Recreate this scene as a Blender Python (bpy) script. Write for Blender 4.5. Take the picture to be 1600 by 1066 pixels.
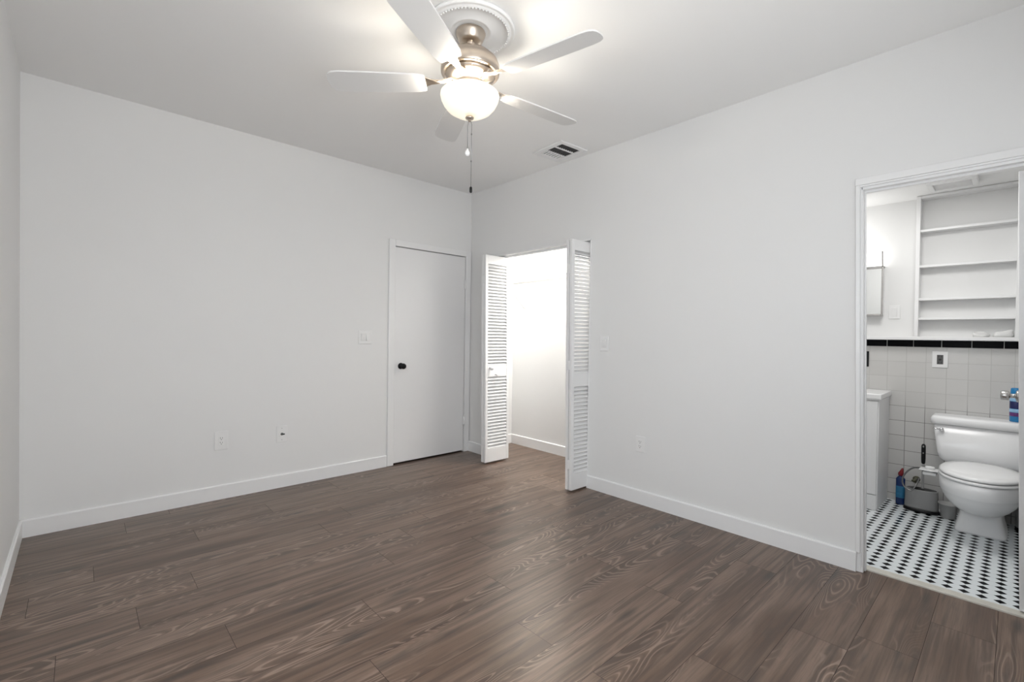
import bpy, bmesh, math, random
from mathutils import Vector, Matrix
for o in list(bpy.data.objects): bpy.data.objects.remove(o)
scene = bpy.context.scene
COL = scene.collection
R = math.radians

# ------------------------------------------------------------------ camera
cam = bpy.data.cameras.new('camera'); camo = bpy.data.objects.new('camera', cam); COL.objects.link(camo)
yaw, pitch, roll = 0.7471, -0.0114, 0.0146
F = Vector((math.sin(yaw)*math.cos(pitch), math.cos(yaw)*math.cos(pitch), math.sin(pitch)))
Rv = Vector((math.cos(yaw), -math.sin(yaw), 0)); U = Rv.cross(F)
R2 = Rv*math.cos(roll) + U*math.sin(roll); U2 = -Rv*math.sin(roll) + U*math.cos(roll)
m = Matrix((R2, U2, -F)).transposed().to_4x4(); m.translation = (-3.0263, -3.9226, 1.2205)
camo.matrix_world = m
cam.sensor_fit = 'HORIZONTAL'; cam.sensor_width = 36; cam.lens = 730.2/1600*36
cam.clip_start = 0.02; cam.clip_end = 60
scene.camera = camo

# ------------------------------------------------------------------ world, daylight, exposure
w = bpy.data.worlds.new('world'); scene.world = w; w.use_nodes = True
w.node_tree.nodes['Background'].inputs[0].default_value = (0.80, 0.90, 1.0, 1)
w.node_tree.nodes['Background'].inputs[1].default_value = 0.5
scene.view_settings.view_transform = 'Standard'; scene.view_settings.look = 'None'
scene.view_settings.exposure = 0.0; scene.view_settings.gamma = 1; scene.view_settings.use_curve_mapping = False

def lamp(name, kind, loc, energy, col=(1, 1, 1), rot=None, size=None, sizey=None, radius=None):
    l = bpy.data.lights.new(name, kind); l.energy = energy; l.color = col
    if size: l.shape = 'RECTANGLE'; l.size = size; l.size_y = sizey or size
    if radius is not None: l.shadow_soft_size = radius
    o = bpy.data.objects.new(name, l); COL.objects.link(o); o.location = loc
    if rot: o.rotation_euler = rot
    return o
WX = -3.28; WY = -4.25; H = 2.70
# daylight and added fill just outside the two windows of the room (left wall, rear wall)
lamp('daylight', 'AREA', (WX-0.16, -2.83, 1.55), 25, (0.88, 0.94, 1.0), (0, R(-38), 0), 1.25, 1.2)           # skylight falling in
lamp('daylight', 'AREA', (-2.45, WY-0.16, 1.50), 40, (0.98, 0.99, 1.0), (R(95), 0, 0), 1.15, 1.2)
lamp('upward_fill', 'AREA', (-2.45, WY-0.17, 1.50), 12, (1.0, 0.99, 0.97), (R(150), 0, 0), 1.15, 1.2)           # added upward fill that brightens the ceiling, styled as ground-reflected daylight
lamp('upward_fill', 'AREA', (-0.75, WY-0.16, 1.50), 4, (1.0, 0.99, 0.97), (R(140), 0, 0), 1.15, 1.2)  # second added fill, also aimed up at the ceiling
lamp('bathroom_fill', 'AREA', (0.55, -3.45, 2.27), 11.0, (1, .99, .97), (0, 0, 0), 0.45, 0.45).data.specular_factor = .15  # unseen fill added under the ceiling to brighten the bathroom
lamp('closet_lamp', 'AREA', (.31, -1.02, 2.66), 24, (1, .97, .92), (0, 0, 0), .30, 1.1)
lamp('closet_bulb', 'POINT', (.30, -1.05, 2.44), 39, (1, .96, .90), radius=.10)

# ------------------------------------------------------------------ helpers: materials
def new_mat(name):
    m = bpy.data.materials.new(name); m.use_nodes = True
    return m, m.node_tree, m.node_tree.nodes['Principled BSDF']
def math_n(nt, op, a, b=None, c=None, clamp=False):
    n = nt.nodes.new('ShaderNodeMath'); n.operation = op; n.use_clamp = clamp
    for i, v in enumerate((a, b, c)):
        if v is None: continue
        if isinstance(v, (int, float)): n.inputs[i].default_value = v
        else: nt.links.new(v, n.inputs[i])
    return n.outputs[0]
def mixc(nt, f, a, b):
    n = nt.nodes.new('ShaderNodeMix'); n.data_type = 'RGBA'
    for s, v in ((n.inputs[0], f), (n.inputs[6], a), (n.inputs[7], b)):
        if isinstance(v, (int, float)): s.default_value = v
        elif isinstance(v, tuple): s.default_value = (*v[:3], 1)
        else: nt.links.new(v, s)
    return n.outputs[2]
def noise(nt, vec, scale, detail=2, rough=.5, dist=0.0):
    n = nt.nodes.new('ShaderNodeTexNoise'); n.inputs['Scale'].default_value = scale
    n.inputs['Detail'].default_value = detail; n.inputs['Roughness'].default_value = rough
    n.inputs['Distortion'].default_value = dist
    if vec is not None: nt.links.new(vec, n.inputs['Vector'])
    return n.outputs[0]
def combine(nt, x, y, z):
    n = nt.nodes.new('ShaderNodeCombineXYZ')
    for i, v in enumerate((x, y, z)):
        if isinstance(v, (int, float)): n.inputs[i].default_value = v
        else: nt.links.new(v, n.inputs[i])
    return n.outputs[0]
def ramp(nt, f, lo, hi):
    n = nt.nodes.new('ShaderNodeMapRange'); n.inputs[1].default_value = lo; n.inputs[2].default_value = hi
    n.interpolation_type = 'SMOOTHSTEP'; nt.links.new(f, n.inputs[0]); return n.outputs[0]
def coord(nt, which='Object'):
    n = nt.nodes.new('ShaderNodeTexCoord'); s = nt.nodes.new('ShaderNodeSeparateXYZ')
    nt.links.new(n.outputs[which], s.inputs[0]); return n.outputs[which], s.outputs
def bump(nt, h, strength, dist, p):
    b = nt.nodes.new('ShaderNodeBump'); b.inputs['Strength'].default_value = strength
    b.inputs['Distance'].default_value = dist
    nt.links.new(h, b.inputs['Height']); nt.links.new(b.outputs[0], p.inputs['Normal'])

def paint(name, col, rough=.5, metal=0, var=.02, scale=6, bmp=0, bscale=60, spec=.5):
    """Plain painted / moulded surface with a faint procedural mottling and optional texture."""
    m, nt, p = new_mat(name)
    co, _ = coord(nt)
    f = noise(nt, co, scale, 3)
    a = tuple(max(0, c*(1-var)) for c in col); b = tuple(min(1, c*(1+var)) for c in col)
    nt.links.new(mixc(nt, f, a, b), p.inputs['Base Color'])
    p.inputs['Roughness'].default_value = rough; p.inputs['Metallic'].default_value = metal
    p.inputs['Specular IOR Level'].default_value = spec
    if bmp: bump(nt, noise(nt, co, bscale, 3), bmp, .002, p)
    return m
M = {}
M['wall'] = paint('wall_paint', (.82, .82, .815), .6, bmp=.06, bscale=120, var=.008, scale=1.5, spec=.3)
M['ceil'] = paint('ceiling_paint', (.92, .92, .915), .7, bmp=.08, bscale=90, var=.008, scale=1.5, spec=.3)
M['trim'] = paint('trim_gloss_paint', (.86, .86, .86), .32, var=.008)
M['door'] = paint('door_paint', (.85, .85, .853), .34, var=.012, scale=3)
M['louver'] = paint('louver_paint', (.86, .86, .86), .38, var=.01)
M['plate'] = paint('switch_plastic', (.85, .85, .845), .3, var=.008)
M['slot'] = paint('slot_dark', (.03, .03, .03), .6)
M['greyslot'] = paint('socket_grey', (.10, .10, .10), .5)
M['black'] = paint('black_plastic', (.006, .006, .007), .3, spec=.25)
M['dark'] = paint('dark_gap', (.045, .032, .026), .8)
M['porcelain'] = paint('porcelain', (.87, .87, .875), .22, var=.006)
M['seat'] = paint('toilet_seat_plastic', (.87, .87, .87), .16, var=.006)
M['chrome'] = paint('chrome', (.78, .78, .79), .12, metal=1, var=.02)
M['darkchrome'] = paint('chrome_dark_reflections', (.46, .45, .44), .22, metal=1, var=.08, scale=30)  # plain chrome with darker reflections put into its base colour
M['nickel'] = paint('brushed_nickel', (.62, .54, .46), .30, metal=1, var=.05, scale=14)
M['steel'] = paint('braided_steel', (.26, .26, .26), .35, metal=1, var=.2, scale=200)
M['blade'] = paint('fan_blade_white', (.76, .755, .745), .45, var=.01)
M['greyplas'] = paint('grey_plastic', (.29, .29, .29), .42, var=.03)
M['greydark'] = paint('dark_grey_plastic', (.20, .20, .205), .45, var=.03)
M['tub'] = paint('pale_grey_plastic', (.38, .38, .375), .4, var=.03)
M['bluebottle'] = paint('blue_bottle', (.007, .030, .13), .25)
M['teal'] = paint('teal_label', (.025, .17, .33), .4, var=.4, scale=40)
M['red'] = paint('red_cap', (.22, .012, .018), .35)
M['canblue'] = paint('can_blue', (.01, .20, .46), .25)
M['navy'] = paint('navy_label', (.012, .018, .10), .35)
M['canpale'] = paint('pale_blue_label', (.32, .55, .78), .35, var=.25, scale=60)
M['purple'] = paint('purple_label', (.12, .03, .16), .35, var=.4, scale=70)
M['brass'] = paint('old_brass_valve', (.12, .12, .08), .4, metal=.6)
M['marble'] = paint('marble_threshold', (.60, .58, .52), .3, var=.2, scale=18)
M['cloth'] = paint('white_cloth', (.80, .80, .79), .85, var=.05, scale=30, bmp=.4, bscale=200)
M['ledge'] = paint('ledge_paint', (.84, .84, .84), .35, var=.01)
M['blacktile'] = paint('black_tile', (.003, .003, .004), .35, spec=.06)
M['mirror'] = paint('mirror_glass', (.88, .89, .89), .02, metal=1, var=.003)
M['vanity'] = paint('vanity_paint', (.84, .84, .845), .35, var=.008)
M['wire'] = paint('white_wire_shaded', (.42, .41, .39), .4)  # white wire, greyed in its base colour to stand in for shading

def glow(name, col, strength):
    m, nt, p = new_mat(name)
    co, s = coord(nt); f = noise(nt, co, 5, 2)
    nt.links.new(mixc(nt, f, tuple(c*.97 for c in col), col), p.inputs['Emission Color'])
    p.inputs['Base Color'].default_value = (.85, .84, .8, 1); p.inputs['Emission Strength'].default_value = strength
    p.inputs['Roughness'].default_value = .3
    return m
M['bowl'] = glow('frosted_lamp_glass', (1.0, .88, .66), .72)
M['bulb'] = glow('bulb_glass', (1.0, .92, .80), 190.0)
M['bathlight'] = glow('bath_lamp_diffuser', (1.0, .98, .95), 2.0)
def glass():
    m, nt, p = new_mat('window_glass')
    t = nt.nodes.new('ShaderNodeBsdfTransparent'); g = nt.nodes.new('ShaderNodeBsdfGlossy'); g.inputs[1].default_value = .02
    mx = nt.nodes.new('ShaderNodeMixShader'); mx.inputs[0].default_value = .06
    nt.links.new(t.outputs[0], mx.inputs[1]); nt.links.new(g.outputs[0], mx.inputs[2])
    nt.links.new(mx.outputs[0], nt.nodes['Material Output'].inputs[0]); return m
M['glass'] = glass()

def floor_mat():
    m, nt, p = new_mat('oak_laminate_planks')
    uvn = nt.nodes.new('ShaderNodeUVMap'); uvn.uv_map = 'plank'
    s = nt.nodes.new('ShaderNodeSeparateXYZ'); nt.links.new(uvn.outputs[0], s.inputs[0])
    at = nt.nodes.new('ShaderNodeAttribute'); at.attribute_name = 'tone'
    u, v = s.outputs[0], s.outputs[1]; rnd = at.outputs['Fac']
    seed = math_n(nt, 'MULTIPLY', rnd, 53.0)
    def stretched(su, sv): return combine(nt, math_n(nt, 'MULTIPLY', u, su), math_n(nt, 'MULTIPLY', v, sv), seed)
    h = noise(nt, stretched(1.5, 8.5), 1.0, 1.2, .4, .25)          # smooth field whose contours are the growth rings
    ring = math_n(nt, 'SINE', math_n(nt, 'MULTIPLY', h, 150.0))
    light = ramp(nt, ring, .45, 1.0); darkl = ramp(nt, math_n(nt, 'MULTIPLY', ring, -1.0), .1, 1.0)
    mask = ramp(nt, noise(nt, stretched(.9, 5.5), 1.0, 1.0), .45, .60)
    broad = noise(nt, stretched(1.6, 9.0), 1.0, 2.0, .55, .3)
    smudge = ramp(nt, noise(nt, stretched(2.2, 14.0), 1.0, 2.5, .6, .5), .57, .76)
    fibre = noise(nt, stretched(6.0, 190.0), 1.0, 3.0, .65)
    streak = noise(nt, stretched(1.0, 34.0), 1.0, 3.5, .62)
    base = mixc(nt, rnd, (.082, .044, .027), (.160, .102, .072))
    c = mixc(nt, math_n(nt, 'MULTIPLY', ramp(nt, broad, .35, .68), .6), base, (.240, .165, .124))
    c = mixc(nt, math_n(nt, 'MULTIPLY', ramp(nt, streak, .44, .62), .66), c, (.040, .021, .0135))
    c = mixc(nt, math_n(nt, 'MULTIPLY', ramp(nt, fibre, .42, .72), .42), c, (.050, .031, .024))
    c = mixc(nt, math_n(nt, 'MULTIPLY', math_n(nt, 'MULTIPLY', darkl, mask), .42), c, (.050, .031, .025))
    c = mixc(nt, math_n(nt, 'MULTIPLY', math_n(nt, 'MULTIPLY', light, mask), .48), c, (.36, .265, .21))
    c = mixc(nt, math_n(nt, 'MULTIPLY', smudge, .70), c, (.028, .020, .018))
    vor = nt.nodes.new('ShaderNodeTexVoronoi'); vor.inputs['Scale'].default_value = 1.0
    nt.links.new(stretched(1.5, 6.0), vor.inputs['Vector'])
    knot = math_n(nt, 'SUBTRACT', 1.0, ramp(nt, vor.outputs['Distance'], .03, .17))
    c = mixc(nt, math_n(nt, 'MULTIPLY', knot, .75), c, (.016, .012, .011))
    nt.links.new(c, p.inputs['Base Color'])
    p.inputs['Specular IOR Level'].default_value = .85
    p.inputs['Specular Tint'].default_value = (1, .90, .79, 1)
    rr = math_n(nt, 'ADD', math_n(nt, 'MULTIPLY', fibre, .12), .25)
    nt.links.new(rr, p.inputs['Roughness'])
    bump(nt, math_n(nt, 'ADD', fibre, math_n(nt, 'MULTIPLY', light, .4)), .12, .0006, p)
    return m
M['floor'] = floor_mat()

def tri(nt, x, period, offset):            # distance from the nearest multiple of the period, in periods (0..0.5)
    t = math_n(nt, 'DIVIDE', math_n(nt, 'SUBTRACT', x, offset), period)
    return math_n(nt, 'ABSOLUTE', math_n(nt, 'SUBTRACT', math_n(nt, 'FRACT', math_n(nt, 'ADD', t, 100.5)), .5))
def dot_tile():
    m, nt, p = new_mat('octagon_and_dot_tile')
    co, s = coord(nt)
    fx = tri(nt, s[0], .0600, .161); fy = tri(nt, s[1], .0614, -3.892)
    d = math_n(nt, 'ADD', fx, fy)
    dot = math_n(nt, 'SUBTRACT', 1, ramp(nt, d, .350, .380))
    gx = math_n(nt, 'SUBTRACT', 1, ramp(nt, fx, .010, .028)); gy = math_n(nt, 'SUBTRACT', 1, ramp(nt, fy, .010, .028))
    gr = math_n(nt, 'MAXIMUM', gx, gy)
    halo = math_n(nt, 'SUBTRACT', 1, ramp(nt, d, .390, .405))
    g2 = math_n(nt, 'MAXIMUM', math_n(nt, 'MULTIPLY', gr, .55), math_n(nt, 'MULTIPLY', halo, .5))
    white = mixc(nt, noise(nt, co, 5, 3), (.74, .79, .815), (.84, .875, .89))
    dirt = ramp(nt, noise(nt, co, 3.0, 3), .52, .75)
    c = mixc(nt, g2, white, mixc(nt, dirt, (.50, .52, .51), (.36, .35, .29)))
    c = mixc(nt, dot, c, (.002, .002, .003))
    nt.links.new(math_n(nt, 'MULTIPLY_ADD', dot, -.45, .5), p.inputs['Specular IOR Level'])
    nt.links.new(c, p.inputs['Base Color']); p.inputs['Roughness'].default_value = .22
    bump(nt, math_n(nt, 'SUBTRACT', 1, gr), .2, .001, p)
    return m
M['dottile'] = dot_tile()
def wall_tile(axis):
    m, nt, p = new_mat('grey_square_wall_tile')
    co, s = coord(nt)
    fy = tri(nt, s[axis], .1125, -3.244); fz = tri(nt, s[2], .1125, 1.178)
    d = math_n(nt, 'MINIMUM', fy, fz)
    g = math_n(nt, 'SUBTRACT', 1, ramp(nt, d, .008, .022))
    tone = nt.nodes.new('ShaderNodeTexWhiteNoise'); tone.noise_dimensions = '2D'
    iy = math_n(nt, 'FLOOR', math_n(nt, 'DIVIDE', math_n(nt, 'ADD', s[axis], 3.244), .1125))
    iz = math_n(nt, 'FLOOR', math_n(nt, 'DIVIDE', math_n(nt, 'SUBTRACT', s[2], 1.178), .1125))
    nt.links.new(combine(nt, iy, iz, 0), tone.inputs['Vector'])
    c = mixc(nt, tone.outputs[0], (.60, .592, .578), (.64, .632, .618))
    low = ramp(nt, math_n(nt, 'MULTIPLY', s[2], -1.0), -.80, -.68)      # old dark grout in the lower courses
    c = mixc(nt, g, c, mixc(nt, low, (.52, .512, .498), (.22, .21, .20)))
    nt.links.new(c, p.inputs['Base Color']); p.inputs['Roughness'].default_value = .2
    bump(nt, math_n(nt, 'SUBTRACT', 1, g), .25, .0015, p)
    return m
M['tile'] = wall_tile(1); M['tile_side'] = wall_tile(0)

# ------------------------------------------------------------------ helpers: meshes and objects
class MB:
    def __init__(s): s.bm = bmesh.new()
    def _add(s, verts, faces, mi=0, smooth=False):
        vs = [s.bm.verts.new(v) for v in verts]; out = []
        for f in faces:
            try: fc = s.bm.faces.new([vs[i] for i in f])
            except ValueError: continue
            fc.material_index = mi; fc.smooth = smooth; out.append(fc)
        return vs, out
    def hexa(s, p, mi=0, bev=0, seg=2):
        """8 corners: bottom ring 0-3, top ring 4-7."""
        vs, fs = s._add(p, [(3, 2, 1, 0), (4, 5, 6, 7), (0, 1, 5, 4), (1, 2, 6, 5), (2, 3, 7, 6), (3, 0, 4, 7)], mi)
        if bev:
            es = list({e for f in fs for e in f.edges})
            r = bmesh.ops.bevel(s.bm, geom=es, offset=bev, segments=seg, profile=.5, affect='EDGES')
            for f in r['faces']: f.material_index = mi; f.smooth = seg > 1
        return s
    def box(s, a, b, mi=0, bev=0, seg=2):
        x0, x1 = sorted((a[0], b[0])); y0, y1 = sorted((a[1], b[1])); z0, z1 = sorted((a[2], b[2]))
        return s.hexa([(x0, y0, z0), (x1, y0, z0), (x1, y1, z0), (x0, y1, z0),
                       (x0, y0, z1), (x1, y0, z1), (x1, y1, z1), (x0, y1, z1)], mi, bev, seg)
    def lathe(s, prof, n=32, center=(0, 0, 0), mi=0, axis='z', cap=True, sx=1, sy=1):
        """prof: list of (radius, height)."""
        rings = []
        for r, h in prof:
            ring = []
            for i in range(n):
                a = 2*math.pi*i/n
                q = (r*math.cos(a)*sx, r*math.sin(a)*sy, h)
                if axis == 'x': q = (q[2], q[0], q[1])
                elif axis == 'y': q = (q[0], q[2], q[1])
                ring.append(s.bm.verts.new((q[0]+center[0], q[1]+center[1], q[2]+center[2])))
            rings.append(ring)
        for a, b in zip(rings, rings[1:]):
            for i in range(n):
                f = s.bm.faces.new((a[i], a[(i+1) % n], b[(i+1) % n], b[i])); f.smooth = True; f.material_index = mi
        if cap:
            for ring in (rings[0], rings[-1]):
                f = s.bm.faces.new(ring); f.material_index = mi
        return s
    def loft(s, rings, mi=0, cap=True, smooth=True):
        rr = [[s.bm.verts.new(v) for v in ring] for ring in rings]; n = len(rr[0])
        for a, b in zip(rr, rr[1:]):
            for i in range(n):
                f = s.bm.faces.new((a[i], a[(i+1) % n], b[(i+1) % n], b[i])); f.smooth = smooth; f.material_index = mi
        if cap:
            for ring in (rr[0], rr[-1]):
                f = s.bm.faces.new(ring); f.material_index = mi; f.smooth = False
        return s
    def tube(s, pts, r, n=8, mi=0):
        pts = [Vector(p) for p in pts]; rings = []
        t0 = (pts[1]-pts[0]).normalized()
        ref = Vector((0, 0, 1)) if abs(t0.z) < .9 else Vector((1, 0, 0))
        for i, p in enumerate(pts):
            t = (pts[min(i+1, len(pts)-1)]-pts[max(i-1, 0)]).normalized()
            a = t.cross(ref).normalized(); b = t.cross(a); ref = -b if False else ref
            rad = r[i] if isinstance(r, (list, tuple)) else r
            rings.append([tuple(p+a*rad*math.cos(2*math.pi*k/n)+b*rad*math.sin(2*math.pi*k/n)) for k in range(n)])
        return s.loft(rings, mi)
    def prism(s, poly, axis, a, b, mi=0, bev=0):
        """poly in the two other axes, extruded along axis from a to b."""
        def P(q, h): return {'x': (h, q[0], q[1]), 'y': (q[0], h, q[1]), 'z': (q[0], q[1], h)}[axis]
        n = len(poly)
        vs, fs = s._add([P(q, a) for q in poly]+[P(q, b) for q in poly],
                        [tuple(range(n))[::-1], tuple(range(n, 2*n))]+[(i, (i+1) % n, n+(i+1) % n, n+i) for i in range(n)], mi)
        if bev:
            es = list({e for f in fs[:2] for e in f.edges})
            r = bmesh.ops.bevel(s.bm, geom=es, offset=bev, segments=2, profile=.5, affect='EDGES')
            for f in r['faces']: f.material_index = mi
        return s
    def build(s, name, mats, parent=None, kind=None, origin=None):
        bmesh.ops.recalc_face_normals(s.bm, faces=s.bm.faces[:])
        me = bpy.data.meshes.new(name)
        if origin is not None: bmesh.ops.translate(s.bm, verts=s.bm.verts[:], vec=-Vector(origin))
        s.bm.to_mesh(me); s.bm.free()
        for mm in (mats if isinstance(mats, (list, tuple)) else [mats]): me.materials.append(mm)
        o = bpy.data.objects.new(name, me); COL.objects.link(o)
        if origin is not None: o.location = origin
        if parent is not None: o.parent = parent
        if kind: o['kind'] = kind
        return o
def thing(name, label, cat, loc=(0, 0, 0), rot=(0, 0, 0), group=None, kind=None):
    o = bpy.data.objects.new(name, None); COL.objects.link(o); o.empty_display_size = .05
    o.location = loc; o.rotation_euler = rot
    if kind: o['kind'] = kind
    if label: o['label'] = label; o['category'] = cat
    if group: o['group'] = group
    return o
def tag(o, label, cat, group=None):
    o['label'] = label; o['category'] = cat
    if group: o['group'] = group
    return o
def copy_tree(o, parent=None):
    c = o.copy(); COL.objects.link(c)
    if parent is not None: c.parent = parent
    for ch in o.children: copy_tree(ch, c)
    return c
def struct(name, mb, mat, parent=None):
    return mb.build(name, mat, parent, 'structure' if parent is None else None)

TH = .07           # thickness of the wall between bedroom and closet / bathroom
LEAN = .019        # bathroom door frame and slab tilted out of plumb to match image verticals (metres per metre)
# ------------------------------------------------------------------ floor
def build_floor():
    rng = random.Random(5)
    bm = bmesh.new(); uv = bm.loops.layers.uv.new('plank'); tone = bm.faces.layers.float.new('tone')
    PW, PL, G = .1985, 1.29, .0008
    known = {1: -.30, 2: -1.95, 3: -.803, 4: -1.283, 5: -.36, 6: -.98, 7: -1.653, 8: -2.226, 9: -1.502, 10: -2.073, 11: -1.288,
             12: -3.087, 13: -2.840, 14: -2.610, 15: -1.9, 16: -2.970}
    for k in range(-3, 21):
        y0 = -3.889+PW*(k-1); y1 = y0+PW
        if y0 > 0 or y1 < WY: continue
        xm = .62 if y1 > -1.95 else (.047 if y0 < -3.3 else .02)
        j = known.get(k)
        if j is None: j = rng.uniform(-1.29, 0)
        x = j-math.ceil((j-WX)/PL+1)*PL
        while x < xm:
            a, b = max(x+G, WX-.02), min(x+PL-G, xm); c, d = max(y0+G, WY), min(y1-G, .0)
            if b-a > .01 and d-c > .003:
                vs = [bm.verts.new(q) for q in ((a, c, 0), (b, c, 0), (b, d, 0), (a, d, 0))]
                f = bm.faces.new(vs); f[tone] = rng.random(); ou, ov = rng.uniform(0, 40), rng.uniform(0, 40)
                for l in f.loops: l[uv].uv = (l.vert.co.x+ou, l.vert.co.y+ov)
            x += PL
    def slab(x0, x1, y0, y1):
        p = [(x0, y0), (x1, y0), (x1, y1), (x0, y1)]
        t = [bm.verts.new((*q, -.0015)) for q in p]; f = bm.faces.new(t); f.material_index = 1
        bb = [bm.verts.new((*q, -.10)) for q in p]; f = bm.faces.new(bb[::-1]); f.material_index = 1
        for i in range(4):
            f = bm.faces.new((t[i], bb[i], bb[(i+1) % 4], t[(i+1) % 4])); f.material_index = 1
    slab(WX-.02, .0, WY, .0); slab(WX-.02, .62, .0, .10); slab(.0, .62, -1.95, 0); slab(.0, .047, -4.02, -3.36)
    me = bpy.data.meshes.new('floor'); bm.normal_update(); bm.to_mesh(me); bm.free()
    me.materials.append(M['floor']); me.materials.append(M['dark'])
    # 'tone' was a face float layer -> face attribute of the same name
    o = bpy.data.objects.new('floor', me); COL.objects.link(o); o['kind'] = 'structure'
    return o
build_floor()
struct('floor_bathroom', MB().box((.105, -4.36, -.1), (1.60, -2.55, 0)), M['dottile'])
t = MB().hexa([(.046, -4.02, -.05), (.112, -4.02, -.05), (.112, -3.365, -.05), (.046, -3.365, -.05),
               (.050, -4.02, .007), (.109, -4.02, .007), (.109, -3.365, .007), (.050, -3.365, .007)], 0, .002)
struct('trim_1', t, M['marble'])                      # marble door threshold

# ------------------------------------------------------------------ walls, ceilings
struct('ceiling', MB().box((WX-.12, WY-.12, H), (.72, .12, H+.1)), M['ceil'])
# far wall with the bedroom door opening  x -.885..-.068, z < 2.036
DX0, DX1, DZ = -.890, -.068, 2.036
b = MB().box((WX-.12, 0, 0), (DX0, .10, H)).box((DX1, 0, 0), (.72, .10, H)).box((DX0, 0, DZ), (DX1, .10, H))
b.box((DX0, .06, 0), (DX1, .10, DZ))
struct('wall_back', b, M['wall'])
# right wall: closet opening y -1.578..-.42 below 2.012; bathroom opening y -4.0..-3.385 below 2.022
CY0, CY1, CZ = -1.578, -.425, 2.012
BYj, BZ = -3.385, 2.030
def yj(z, base=BYj): return base+LEAN*z
b = MB().box((0, CY1, 0), (TH, 0, CZ)).box((0, WY, BZ), (TH, 0, H)).box((0, CY0, CZ), (TH, CY1, BZ))
b.box((0, CY1, CZ), (TH, 0, BZ))
b.hexa([(0, yj(0), 0), (TH, yj(0), 0), (TH, CY0, 0), (0, CY0, 0), (0, yj(BZ), BZ), (TH, yj(BZ), BZ), (TH, CY0, BZ), (0, CY0, BZ)])
b.box((0, WY, 0), (TH, -4.01, BZ))
struct('wall_right', b, M['wall'])
# left wall with a window beyond the left edge of the view
def wall_with_hole(axis, at, out, lo, hi, h0, h1, z0, z1):
    b = MB()
    for (a, c, d, e) in ((lo, h0, 0, H), (h1, hi, 0, H), (h0, h1, 0, z0), (h0, h1, z1, H)):
        if axis == 'x': b.box((at, a, d), (out, c, e))
        else: b.box((a, at, d), (c, out, e))
    return b
struct('wall_left', wall_with_hole('x', WX, WX-.12, WY-.12, .0, -3.45, -2.2, .90, 2.2), M['wall'])
b = MB()
for a, c, d, e in ((WX, -3.05, 0, H), (-1.85, -1.35, 0, H), (-.15, .07, 0, H), (-3.05, -1.85, 0, .9), (-3.05, -1.85, 2.15, H), (-1.35, -.15, 0, .9), (-1.35, -.15, 2.15, H)):
    b.box((a, WY, d), (c, WY-.12, e))
struct('wall_front', b, M['wall'])
def window(n, axis, at, a0, a1, z0, z1):
    root = thing('window_%d' % n, None, None, kind='structure')
    sgn = -1
    def bx(b, p0, p1, q0, q1, r0, r1):
        if axis == 'x': b.box((p0, q0, r0), (p1, q1, r1), bev=.003)
        else: b.box((q0, p0, r0), (q1, p1, r1), bev=.003)
    b = MB(); d0, d1 = at-.11, at-.06; mz = (z0+z1)/2
    for (q0, q1, r0, r1) in ((a0, a0+.05, z0, z1), (a1-.05, a1, z0, z1), (a0+.05, a1-.05, z0, z0+.05), (a0+.05, a1-.05, z1-.05, z1), (a0+.05, a1-.05, mz-.02, mz+.02)):
        bx(b, d0, d1, q0, q1, r0, r1)
    b.build('window_frame', M['trim'], root)
    for r0, r1 in ((z0+.05, mz-.02), (mz+.02, z1-.05)):
        g = MB(); bx2 = (at-.088, at-.082)
        if axis == 'x': g.box((bx2[0], a0+.05, r0), (bx2[1], a1-.05, r1))
        else: g.box((a0+.05, bx2[0], r0), (a1-.05, bx2[1], r1))
        g.build('pane', M['glass'], root)
    s = MB()
    if axis == 'x': s.box((at-.06, a0, z0-.03), (at+.04, a1, z0), bev=.004)
    else: s.box((a0, at-.06, z0-.03), (a1, at+.04, z0), bev=.004)
    s.build('window_sill', M['trim'], root)
window(1, 'x', WX, -3.45, -2.2, .90, 2.2)
window(2, 'y', WY, -3.05, -1.85, .90, 2.15)
window(3, 'y', WY, -1.35, -.15, .90, 2.15)

# baseboards
BH, BT = .103, .014
def base(name, axis, a, b_, at, sgn, lean=0):
    prof = [(0, 0), (BT, 0), (BT, BH-.006), (BT-.006, BH), (0, BH)]
    mb = MB()
    if axis == 'x': mb.prism([(at+sgn*q[0], q[1]) for q in prof], 'x', a, b_)
    else: mb.prism([(at+sgn*q[0], q[1]) for q in prof], 'y', a, b_)
    return struct(name, mb, M['trim'])
base('baseboard_back', 'x', WX, -.953, 0, -1)
base('baseboard_left', 'y', WY, 0, WX, 1)
base('baseboard_right', 'y', -3.367, CY0, 0, -1)
base('baseboard_corner', 'y', CY1, 0, 0, -1)
base('baseboard_front', 'x', WX, 0, WY, 1)

# bedroom door: casing, slab, knob, hinges
def frame3(name, parts, mat=None):
    mb = MB()
    for p in parts: mb.box(*p, bev=.003)
    return struct(name, mb, mat or M['trim'])
frame3('trim_2', [((-.948, 0, 0), (-.884, -.014, 2.095)), ((-.068, 0, 0), (-.006, -.014, 2.095)), ((-.884, 0, 2.036), (-.068, -.014, 2.095))])
d = thing('door_1', None, None, kind='structure')
MB().box((-.881, .002, .014), (-.073, .037, 2.030), bev=.002).build('door_slab', M['door'], d)
kn = MB().lathe([(.0, 0), (.027, 0), (.030, .004), (.026, .010), (.012, .014), (.011, .034), (.022, .040), (.027, .052), (.025, .062), (.014, .068), (0, .069)], 28, (0, 0, 0), axis='y', cap=False)
for v in kn.bm.verts: v.co.y = -v.co.y; v.co += Vector((-.812, .002, .921))
kn.build('door_knob', M['black'], d)
for z in (.33, 1.745):
    h = MB().box((-.082, .0015, z-.045), (-.058, -.0155, z+.045), bev=.002)
    h.lathe([(.0065, z-.05), (.0065, z+.05)], 12, (-.070, -.017, 0)); h.build('hinge', M['trim'], d)

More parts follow.
